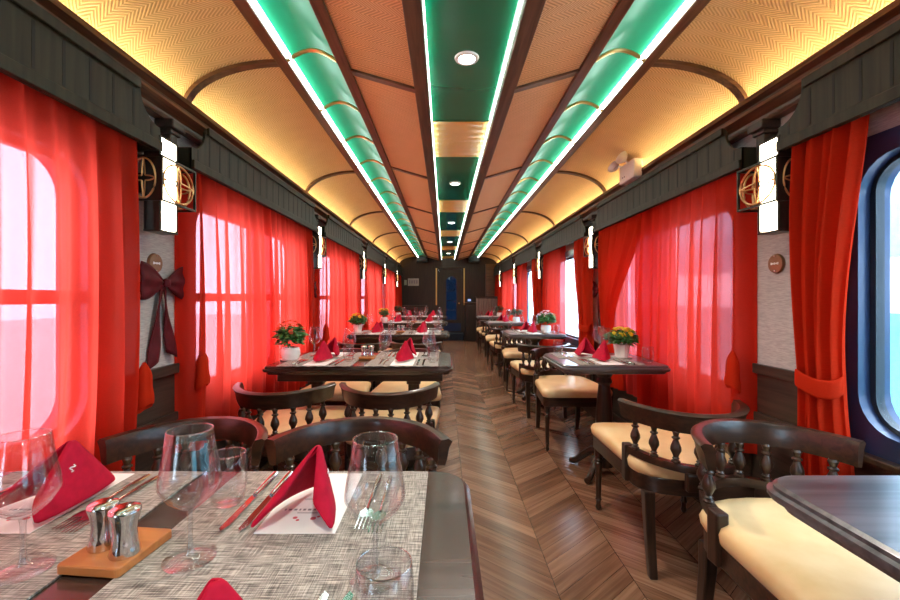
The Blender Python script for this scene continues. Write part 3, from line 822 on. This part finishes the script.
# ------------------------------------------------------------------ place settings (local origin at setting centre, diner at +y side)
ZM = ZTB+.0035
def flat(name, x0, x1, y0, y1, h, mat, r=.004):
    b = MB(); b.prism(rrect(x0, x1, y0, y1, r, 3), 'z', 0, h); return b.build(name, mat, smooth=False)
mat0 = flat('placemat', -.215, .215, -.165, .165, .003, 'mat'); mat0.location = (0, -50, 0)
PROTO = {}
def menu_proto():
    t = thing('menu_card', 'x', 'menu card')
    MB().box(-.068, .068, -.12, .12, 0, .0012).build('card', 'paper', t, smooth=False)
    b = MB(); rnd = random.Random(3); x = -.045
    while x < .045:
        w_ = rnd.choice((.003, .005, .006)); b.box(x, x+w_, -.045, -.039, .0012, .0015); x += w_+.004
    b.box(-.022, .022, -.002, .0, .0012, .0015); b.box(-.018, .02, -.055, -.053, .0012, .0015)
    b.build('printed_line', 'ink', t, smooth=False)
    r = MB()
    for (x, y, w_) in ((-.02, -.075, .008), (-.012, -.082, .006), (.012, -.078, .010), (.022, -.07, .006), (0, -.022, .005)): r.prism(rrect(x, x+w_, y, y+w_, w_*.4, 2), 'z', .0012, .0015)
    r.build('red_print', 'redink', t, smooth=False); return t
def napkin_mesh(ap, fl, fr, bk):
    b = MB(); ap, fl, fr, bk = map(Vector, (ap, fl, fr, bk))
    # left wing front edge -> ridge -> right wing front edge as one folded sheet
    def fn(u, v):
        a = .02+.98*v
        i = min(3, int(u*4)); k = u*4-i; A_, B_ = base4[i], base4[i+1]; base = A_.lerp(B_, k)
        n_ = (B_-ap).cross(A_-ap).normalized()
        if i in (1, 2) and n_.z < 0: n_ = -n_
        if i in (0, 3): n_ = Vector((0, -1, .3))
        p = ap.lerp(base, a)
        return p+n_*((.014 if i in (1, 2) else .006)*math.sin(PI*k)*a)
    inl = fl.lerp(fr, .36)+Vector((0, .020, .045)); inr = fr.lerp(fl, .28)+Vector((0, .025, .035))
    base4 = [inl, fl, bk, fr, inr]
    b.grid(24, 10, fn)
    return b
def napkin_proto(kind=0):
    t = thing('folded_napkin', 'x', 'napkin')
    if kind == 0: ap, fl, fr, bk = (.020, .0, .124), (-.074, -.078, .008), (.066, -.080, .008), (-.005, .10, .008)
    else: ap, fl, fr, bk = (-.01, .0, .128), (-.055, -.06, .008), (.06, -.055, .008), (.012, .10, .008)
    o = napkin_mesh(ap, fl, fr, bk).build('cloth', 'napkin', t, fix=False, sol=.009, sub=1, ang=3)
    # white embroidery on the right wing
    A, F, B = Vector(ap), Vector(fr), Vector(bk)
    n_ = (F-A).cross(B-A).normalized(); n_ = n_ if n_.x > 0 else -n_
    P = [A.lerp(F, .30+.014*i).lerp(B, .10+.03*math.sin(i*1.3))+n_*(.0055+.014*math.sin(PI*(.10+.03*math.sin(i*1.3))/.42)*.45) for i in range(8)]
    MB().tube(P, .0010, 5).build('embroidery', 'thread', t)
    return t
def knife_proto():
    t = thing('table_knife', 'x', 'knife')
    MB().prism([(-.007, -.12), (0, -.128), (.006, -.11), (.0055, 0), (-.006, 0)], 'z', .002, .0038).build('blade', 'steel', t, smooth=False)
    MB().tube([(0, 0, .004), (0, .03, .0045), (0, .08, .005), (0, .105, .005)], [.004, .005, .0065, .005], 8, rb=.004).build('handle', 'steel', t)
    return t
def fork_proto():
    t = thing('table_fork', 'x', 'fork')
    b = MB(); b.prism([(-.003, -.055), (-.012, -.068), (-.013, -.088), (.013, -.088), (.012, -.068), (.003, -.055)], 'z', .003, .0045)
    for i in range(4):
        x = -.0117+i*.0068; b.prism([(x, -.088), (x+.003, -.088), (x+.0022, -.128), (x+.0008, -.128)], 'z', .003, .0045)
    b.build('tines', 'steel', t, smooth=False)
    MB().tube([(0, -.06, .004), (0, 0, .006), (0, .06, .005), (0, .09, .004)], [.003, .003, .0055, .004], 8, rb=.003).build('handle', 'steel', t); return t
def wine_proto():
    t = thing('wine_glass', 'x', 'wine glass')
    MB().lathe([(0, .0005), (.036, .001), (.0365, .003), (.02, .005), (.008, .009)], seg=32).build('foot', 'glass', t, ang=2)
    MB().lathe([(.008, .009), (.0045, .016), (.0035, .035), (.0035, .065), (.005, .076)], seg=16).build('stem', 'stemglass', t, ang=2)
    MB().tube([(.031*math.cos(2*PI*i/40), .031*math.sin(2*PI*i/40), .1965) for i in range(40)], .0009, 6, True).build('rim', 'stemglass', t)
    MB().lathe([(.005, .076), (.016, .081), (.033, .096), (.0425, .113), (.0430, .119), (.0405, .138), (.0355, .165), (.0315, .196), (.0303, .1965), (.034, .165), (.039, .138), (.0415, .119), (.041, .114), (.031, .098), (.014, .084), (0, .081)], seg=40).build('bowl', 'glass', t, ang=2); return t
def tumbler_proto():
    t = thing('water_tumbler', 'x', 'tumbler')
    MB().tube([(.0309*math.cos(2*PI*i/36), .0309*math.sin(2*PI*i/36), .0965) for i in range(36)], .0009, 6, True).build('rim', 'stemglass', t)
    MB().lathe([(0, .001), (.024, .001), (.029, .006), (.034, .04), (.0335, .07), (.0315, .096), (.0303, .0965), (.032, .07), (.0325, .04), (.027, .011), (0, .010)], seg=36).build('bowl', 'glass', t, ang=2); return t
ps = dict(menu=menu_proto(), nap=napkin_proto(0), nap2=napkin_proto(1), knife=knife_proto(), fork=fork_proto(), wine=wine_proto(), tumb=tumbler_proto())
protos = list(ps.values())+[mat0]
def put(key, x, y, z, rz, label, group, scale=None):
    return dup(ps[key], (x, y, z), rz, label, group, scale)
def setting(cx, cy, ztab, sgn, where, detail=True, small=False, nd=0, mc=0):
    """sgn=+1: diner beyond (+y), sgn=-1: diner nearer the camera"""
    zt = ztab+.0006; rz = 0 if sgn > 0 else PI
    def T(dx, dy): return (cx+dx*sgn, cy+dy*sgn)
    o = mat0.copy(); C.objects.link(o); o.location = (cx+0*sgn, cy, zt); tag(o, 'grey beige woven placemat at the '+where, 'placemat', 'woven placemats')
    if small: o.scale = (.9, .85, 1)
    z = zt+.0033
    if not small or detail:
        x, y = T(-.0, .03+mc); put('menu', x, y, z, rz, 'white printed menu card at the '+where, 'menu cards')
    x, y = T(.0, -.02+nd); rn = rz+random.uniform(-.2, .2)*(0 if where.startswith('far aisle seat of the nearest') else 1)
    if where == 'far window seat of the nearest left table': x, y, rn = -.729, .808, -.34
    if where == 'near aisle seat of the nearest left table': x, y, rn = -.215, .392, -1.25
    put('nap' if sgn > 0 else 'nap2', x, y, z+.0015, rn, 'folded crimson napkin standing at the '+where, 'folded crimson napkins')
    if detail:
        for i, dx in enumerate((-.092, -.125)):
            x, y = T(dx, .04); put('knife', x, y, z, rz, 'steel table knife, %s one, at the %s' % (('inner', 'outer')[i], where), 'table knives')
        for i, dx in enumerate((.11, .135)):
            x, y = T(dx, .045-.01*i+mc); put('fork', x, y, z, rz, 'steel table fork, %s one, at the %s' % (('inner', 'outer')[i], where), 'table forks')
# near table exact
for k, y in enumerate(TABS):
    tn = TL[k]
    dt = k < 3
    setting(-.252, y+.135, ZTB, 1, 'far aisle seat of the '+tn, dt)
    setting(-.252, y-.195+(.01 if k == 0 else .04), ZTB, -1, 'near aisle seat of the '+tn, dt, nd=.10 if k == 0 else 0, mc=.07 if k == 0 else 0)
    setting(-.765, y+.135, ZTB, 1, 'far window seat of the '+tn, dt)
    setting(-.765, y-.195+(.01 if k == 0 else .04), ZTB, -1, 'near window seat of the '+tn, dt)
    G = 'wine glasses'; zt = ZTB+.0042
    put('wine', -.098, y-.065, zt, 0, 'large clear wine glass at the aisle end of the '+tn, G)
    put('wine', -.385, y-.024, zt, 0, 'clear wine glass near the middle of the '+tn+', beside the tray', G)
    put('wine', -.612, y-.05, zt, 0, 'clear wine glass on the window half of the '+tn, G)
    if k > 0: put('wine', -.885, y+.11, zt, 0, 'clear wine glass beside the flower pot on the '+tn, G)
    put('tumb', -.417, y+.15, zt, 0, 'clear water tumbler at the far middle of the '+tn, 'water tumblers')
    put('tumb', -.068, y-.185, zt, 0, 'clear water tumbler at the near aisle corner of the '+tn, 'water tumblers')
    if k > 0:
        put('tumb', -.60, y-.13, zt, 0, 'clear water tumbler on the near window half of the '+tn, 'water tumblers')
        put('tumb', -.09, y+.14, zt, 0, 'clear water tumbler at the far aisle corner of the '+tn, 'water tumblers')
for k, y in enumerate(TABS):
    if k == 0: continue
    tn = TR[k]; dt = k < 3
    setting(.95, y+.14, ZTB, 1, 'far seat of the '+tn, dt, small=True); setting(1.0, y-.13, ZTB, -1, 'near seat of the '+tn, dt, small=True)
    zt = ZTB+.0042
    put('wine', 1.06, y+.02, zt, 0, 'clear wine glass beside the flower pot on the '+tn, 'wine glasses')
    put('wine', 1.10, y+.23, zt, 0, 'clear wine glass at the far window corner of the '+tn, 'wine glasses')
    put('tumb', .80, y+.20, zt, 0, 'clear water tumbler at the far aisle corner of the '+tn, 'water tumblers')
    put('tumb', 1.24, y-.20, zt, 0, 'clear water tumbler at the near window corner of the '+tn, 'water tumblers')
for t in protos:
    for c_ in kids(t):
        for g_ in kids(c_): bpy.data.objects.remove(g_)
        bpy.data.objects.remove(c_)
    bpy.data.objects.remove(t)
# condiment trays
def tray(x, y, lab, rz=0):
    t = thing('wooden_tray', lab, 'tray', (x, y, ZTB+.004), rz, 'condiment trays')
    MB().prism(rrect(-.049, .049, -.053, .053, .006, 3), 'z', 0, .014).build('board', 'tray', t, smooth=False, bev=.002); return t
def shaker(x, y, lab, rz=0):
    t = thing('metal_shaker', lab, 'shaker', (x, y, ZTB+.0185), rz, 'metal condiment shakers')
    MB().lathe([(0, 0), (.021, 0), (.022, .003), (.0185, .020), (.0165, .036), (.0185, .052), (.0225, .066), (.0225, .068)], seg=28).build('body', 'steel', t, ang=1)
    l = MB().lathe([(.0228, 0), (.0215, .004), (.014, .007), (0, .008)], 0, 0, 0, 28).build('lid', 'steel', t, ang=1); l.location = (0, 0, .0685)
    return t
tr0 = tray(-.503, .648, 'orange brown wooden condiment tray holding two metal shakers on the nearest left table', -.10)
sh0 = shaker(-.524, .640, 'waisted metal shaker on the foreground tray, the left one behind its twin'); shaker(-.477, .627, 'waisted polished metal shaker on the foreground tray, the right front one').scale = (.92, .92, .94)
sh0.location.y = .645
sh0.scale = (.9, .9, .92)
for k in range(1, 5):
    y = TABS[k]
    dup(tr0, (-.503, y-.01, ZTB+.004), 0, 'small wooden condiment tray in the middle of the '+TL[k])
    dup(sh0, (-.527, y-.01, ZTB+.0185), 0, 'metal shaker on the tray of the %s, window side one' % TL[k]); dup(sh0, (-.479, y-.015, ZTB+.0185), 0, 'metal shaker on the tray of the %s, aisle side one' % TL[k])

# ------------------------------------------------------------------ flower pots
def plant(x, y, lab, cat, petal, leafm, rad, ht, nf, seed, ribbed=False, potmat='ceramic'):
    rnd = random.Random(seed)
    t = thing('potted_flowers' if petal else 'potted_plant', lab, cat, (x, y, ZTB+.001), 0, 'potted flowers on the tables')
    if ribbed:
        p = MB(); prof = [(.036, 0), (.040, .004), (.052, .085), (.052, .09), (.047, .09), (.045, .07), (0, .07)]
        p.lathe(prof, seg=48)
        for v in p.bm.verts:
            r = math.hypot(v.co.x, v.co.y)
            if r > .035 and v.co.z < .086:
                a = math.atan2(v.co.y, v.co.x); k = 1+.04*math.cos(a*12); v.co.x *= k; v.co.y *= k
    else:
        p = MB(); p.lathe([(0, 0), (.040, 0), (.052, .012), (.060, .038), (.058, .065), (.052, .082), (.047, .082), (.045, .068), (0, .068)], seg=32)
    po = p.build('pot', potmat, t)
    MB().lathe([(0, .0005), (.062, .0005), (.068, .006), (.060, .004), (0, .003)], seg=32).build('saucer', potmat, t)
    MB().lathe([(0, .074), (.045, .07)], seg=16).build('soil', 'soil', t)
    f = MB()
    for i in range(420 if seed < 10 else 140):
        th = rnd.uniform(0, 2*PI); ph = math.acos(rnd.uniform(-.8, 1)); r = rad*rnd.uniform(.3, .95)
        c_ = Vector((r*math.sin(ph)*math.cos(th), r*math.sin(ph)*math.sin(th), .080+ht*.5+ht*.5*(r/rad)*math.cos(ph)))
        L = rad*rnd.uniform(.40, .62); d_ = Vector((math.cos(th), math.sin(th), rnd.uniform(-.4, .5))).normalized()
        sd = d_.cross(Vector((0, 0, 1))).normalized()*L*.32; up = sd.cross(d_).normalized()
        vs = [f.bm.verts.new(q) for q in (c_, c_+d_*L*.45+sd-up*L*.05, c_+d_*L*.5+up*L*.1, c_+d_*L*.45-sd-up*L*.05, c_+d_*L-up*L*.15)]
        f.bm.faces.new((vs[0], vs[1], vs[2])); f.bm.faces.new((vs[0], vs[2], vs[3])); f.bm.faces.new((vs[1], vs[4], vs[2])); f.bm.faces.new((vs[2], vs[4], vs[3]))
    f.build('leaves', leafm, t, fix=False, sol=.0006, ang=3)
    s = MB()
    for i in range(9):
        a = 2*PI*i/9; s.tube([(.012*math.cos(a), .012*math.sin(a), .07), (.03*math.cos(a), .03*math.sin(a), .12), (rad*.6*math.cos(a), rad*.6*math.sin(a), .12+ht*.6)], .0018, 5)
    s.build('stems', leafm, t)
    first = None
    for i in range(nf):
        th = rnd.uniform(0, 2*PI); ph = math.acos(rnd.uniform(.15, 1)); r = rad*rnd.uniform(.9, 1.08)
        loc = (r*math.sin(ph)*math.cos(th), r*math.sin(ph)*math.sin(th), .090+ht*.5+ht*.56*math.cos(ph))
        if first is None:
            b = MB()
            for ring, (n_, R, el) in enumerate(((9, .019, .15), (8, .014, .6), (5, .008, 1.1))):
                for q in range(n_):
                    a = 2*PI*q/n_+ring*.3; d_ = Vector((math.cos(a)*math.cos(el), math.sin(a)*math.cos(el), math.sin(el))); sd = Vector((-math.sin(a), math.cos(a), 0))*R*.28
                    v = [b.bm.verts.new(q_) for q_ in ((0, 0, 0), d_*R*.7+sd, d_*R+Vector((0, 0, .001)), d_*R*.7-sd)]; b.bm.faces.new(v)
            first = b.build('blossom', petal, t, fix=False, sol=.0012, ang=3); o = first
        else: o = first.copy(); C.objects.link(o); o.parent = t
        o.location = loc; o.rotation_euler = (ph*.8*-math.sin(th), ph*.8*math.cos(th), rnd.uniform(0, 3)); k = rnd.uniform(.8, 1.15); o.scale = (k, k, k)
    return t
plant(-.992, TABS[1]-.05, 'leafy red flowered plant in a round white pot on the second left table', 'flower pot', 'orange', 'leaf', .082, .15, 12, 1)
plant(1.19, TABS[1]+.06, 'yellow chrysanthemums in a ribbed white pot on the right table', 'flower pot', 'yellow', 'leaf', .088, .10, 26, 2, True)
plant(-1.0, TABS[2]-.02, 'yellow flowers in a white pot on the third left table', 'flower pot', 'yellow', 'leaf', .085, .12, 16, 3, True)
plant(1.18, TABS[2]+.02, 'pink and white flowers in a white pot by the open right window', 'flower pot', 'pink', 'leaf', .09, .15, 16, 4)
plant(-1.0, TABS[3], 'pale yellow flowers in a pot on the fourth left table', 'flower pot', 'yellow', 'leaf', .085, .13, 12, 11)
plant(1.19, TABS[3], 'dark green plant in a pot on the fourth right table', 'plant pot', None, 'darkleaf', .09, .15, 0, 12)
plant(-1.0, TABS[4], 'dark reddish green plant on the farthest left table', 'plant pot', 'orange', 'darkleaf', .09, .16, 4, 13)
plant(1.19, TABS[4], 'dark plant in a pot on the farthest right table', 'plant pot', None, 'darkleaf', .09, .16, 0, 14)

# ------------------------------------------------------------------ far end furniture
t = thing('partition_screen', 'grey brown padded booth partition at the far right', 'partition', (1.14, 10.75, 0))
MB().box(-.33, .28, -.03, .03, 0, 1.17).build('panel', 'wainscot', t, smooth=False, bev=.01)
b = MB()
for i in range(9): b.prism(rrect(-.325+i*.067, -.325+i*.067+.06, -.055, -.02, .012, 3), 'z', .35, 1.13)
b.build('padding', plain('brown_grey_padding', (.17, .11, .09), .6), t)
MB().box(-.34, .29, -.045, .045, 1.17, 1.19).build('cap_rail', 'wood', t, smooth=False)
t = thing('service_cabinet', 'tall dark cabinet right of the end door', 'cabinet', (.72, 11.25, 0))
MB().box(-.16, .16, -.23, .24, 0, 1.0).build('body', 'endwall', t, smooth=False, bev=.006); MB().box(-.175, .175, -.25, .25, 1.0, 1.03).build('countertop', 'wood', t, smooth=False, bev=.004)
MB().box(-.14, .14, -.243, -.23, .06, .95).build('door', 'endwall', t, smooth=False, bev=.004)
t = thing('card_terminal', 'small bluish device with a screen on the dark cabinet', 'device', (.66, 11.18, 1.031))
MB().prism([(-.05, 0), (.05, 0), (.05, .03), (-.03, .10), (-.05, .10)], 'x', -.05, .05).build('body', 'seal', t, smooth=False, bev=.004)
MB().box(-.04, .04, -.054, -.051, .03, .085).build('screen', emit('device_screen', (.35, .45, .8), .6), t, smooth=False)
t = thing('sideboard', 'dark sideboard in the far left corner', 'cabinet', (-.80, 11.28, 0))
MB().box(-.30, .30, -.20, .20, .06, .92).build('body', 'endwall', t, smooth=False, bev=.006); MB().box(-.32, .32, -.22, .21, .92, .95).build('countertop', 'wood', t, smooth=False, bev=.004)
for s in (-1, 1): MB().box(min(s*.01, s*.29), max(s*.01, s*.29), -.212, -.20, .10, .88).build('door', 'wood', t, smooth=False, bev=.004)
MB().box(-.30, .30, -.19, .19, 0, .06).build('plinth', 'seal', t, smooth=False)
t = thing('notice_board', 'white notice sheet on the dark end wall, the wide one', 'notice', (-.85, Y1-.012, 1.58)); MB().box(-.15, .15, -.004, .01, -.10, .10).build('sheet', plain('dim_paper', (.42, .42, .38), .7), t, smooth=False)
b = MB()
for i in range(4): b.box(-.12+.065*i, -.08+.065*i, -.0055, -.0035, -.04, .05)
b.build('print', 'ink', t, smooth=False)
t = tag(MB().box(-1.10, -1.03, Y1-.012, Y1-.002, 1.50, 1.64).build('wall_sign', plain('pale_green_sign', (.30, .38, .26), .6), smooth=False), 'narrow pale green sign left of the white notice', 'sign')
for s, nm in ((-1, 'left'), (1, 'right')):  # dark air conditioning vents closing off the green channels
    t = thing('ceiling_vent', 'dark box at the far end of the %s green ceiling channel' % nm, 'vent', (X(.70, s), Y1-.16, H+1.00)); MB().box(-.14, .14, -.10, .14, -.03, .09).build('case', 'seal', t, smooth=False, bev=.01)
    g = MB()
    for i in range(5): g.box(-.12, .12, -.104, -.10, -.015+.018*i, -.008+.018*i)
    g.build('grille', 'darksteel', t, smooth=False)
x0 = XR-.34
struct(MB().box(x0, XR, Y1-.10, Y1, 0, 2.07).build('trim_corner_pilaster', 'rib', smooth=False, bev=.01))

# ------------------------------------------------------------------ outside
struct(MB().box(-30, XL-.3, -12, 40, -1.0, -.4).box(XR+.3, 30, -12, 40, -1.0, -.4).build('floor_platform', plain('pale_concrete', (.55, .56, .56), .8)))
t = thing('parked_carriage', 'pale railway carriage with a turquoise band outside the right windows', 'train carriage', (5.2, 8, -.4))
MB().prism(rrect(-1.4, 1.4, .3, 4.0, .4, 5), 'y', -13, 14).build('body', plain('white_carriage_paint', (.75, .84, .88), .3), t)
MB().box(-1.42, -1.398, -13, 14, .55, 1.42).build('stripe', plain('turquoise_paint', (.12, .36, .42), .3), t, smooth=False)
for i in range(11):
    MB().prism(rrect(-12.4+i*2.4, -10.8+i*2.4, 1.9, 2.8, .1, 3), 'x', -1.42, -1.395).build('window', plain('carriage_glass', (.22, .36, .45), .1), t, smooth=False)
for i in range(4): MB().lathe([(0, 0), (.42, 0), (.42, .1), (0, .1)], -1.2, -10+i*7, .42, 20, 'x').build('wheel', 'seal', t)
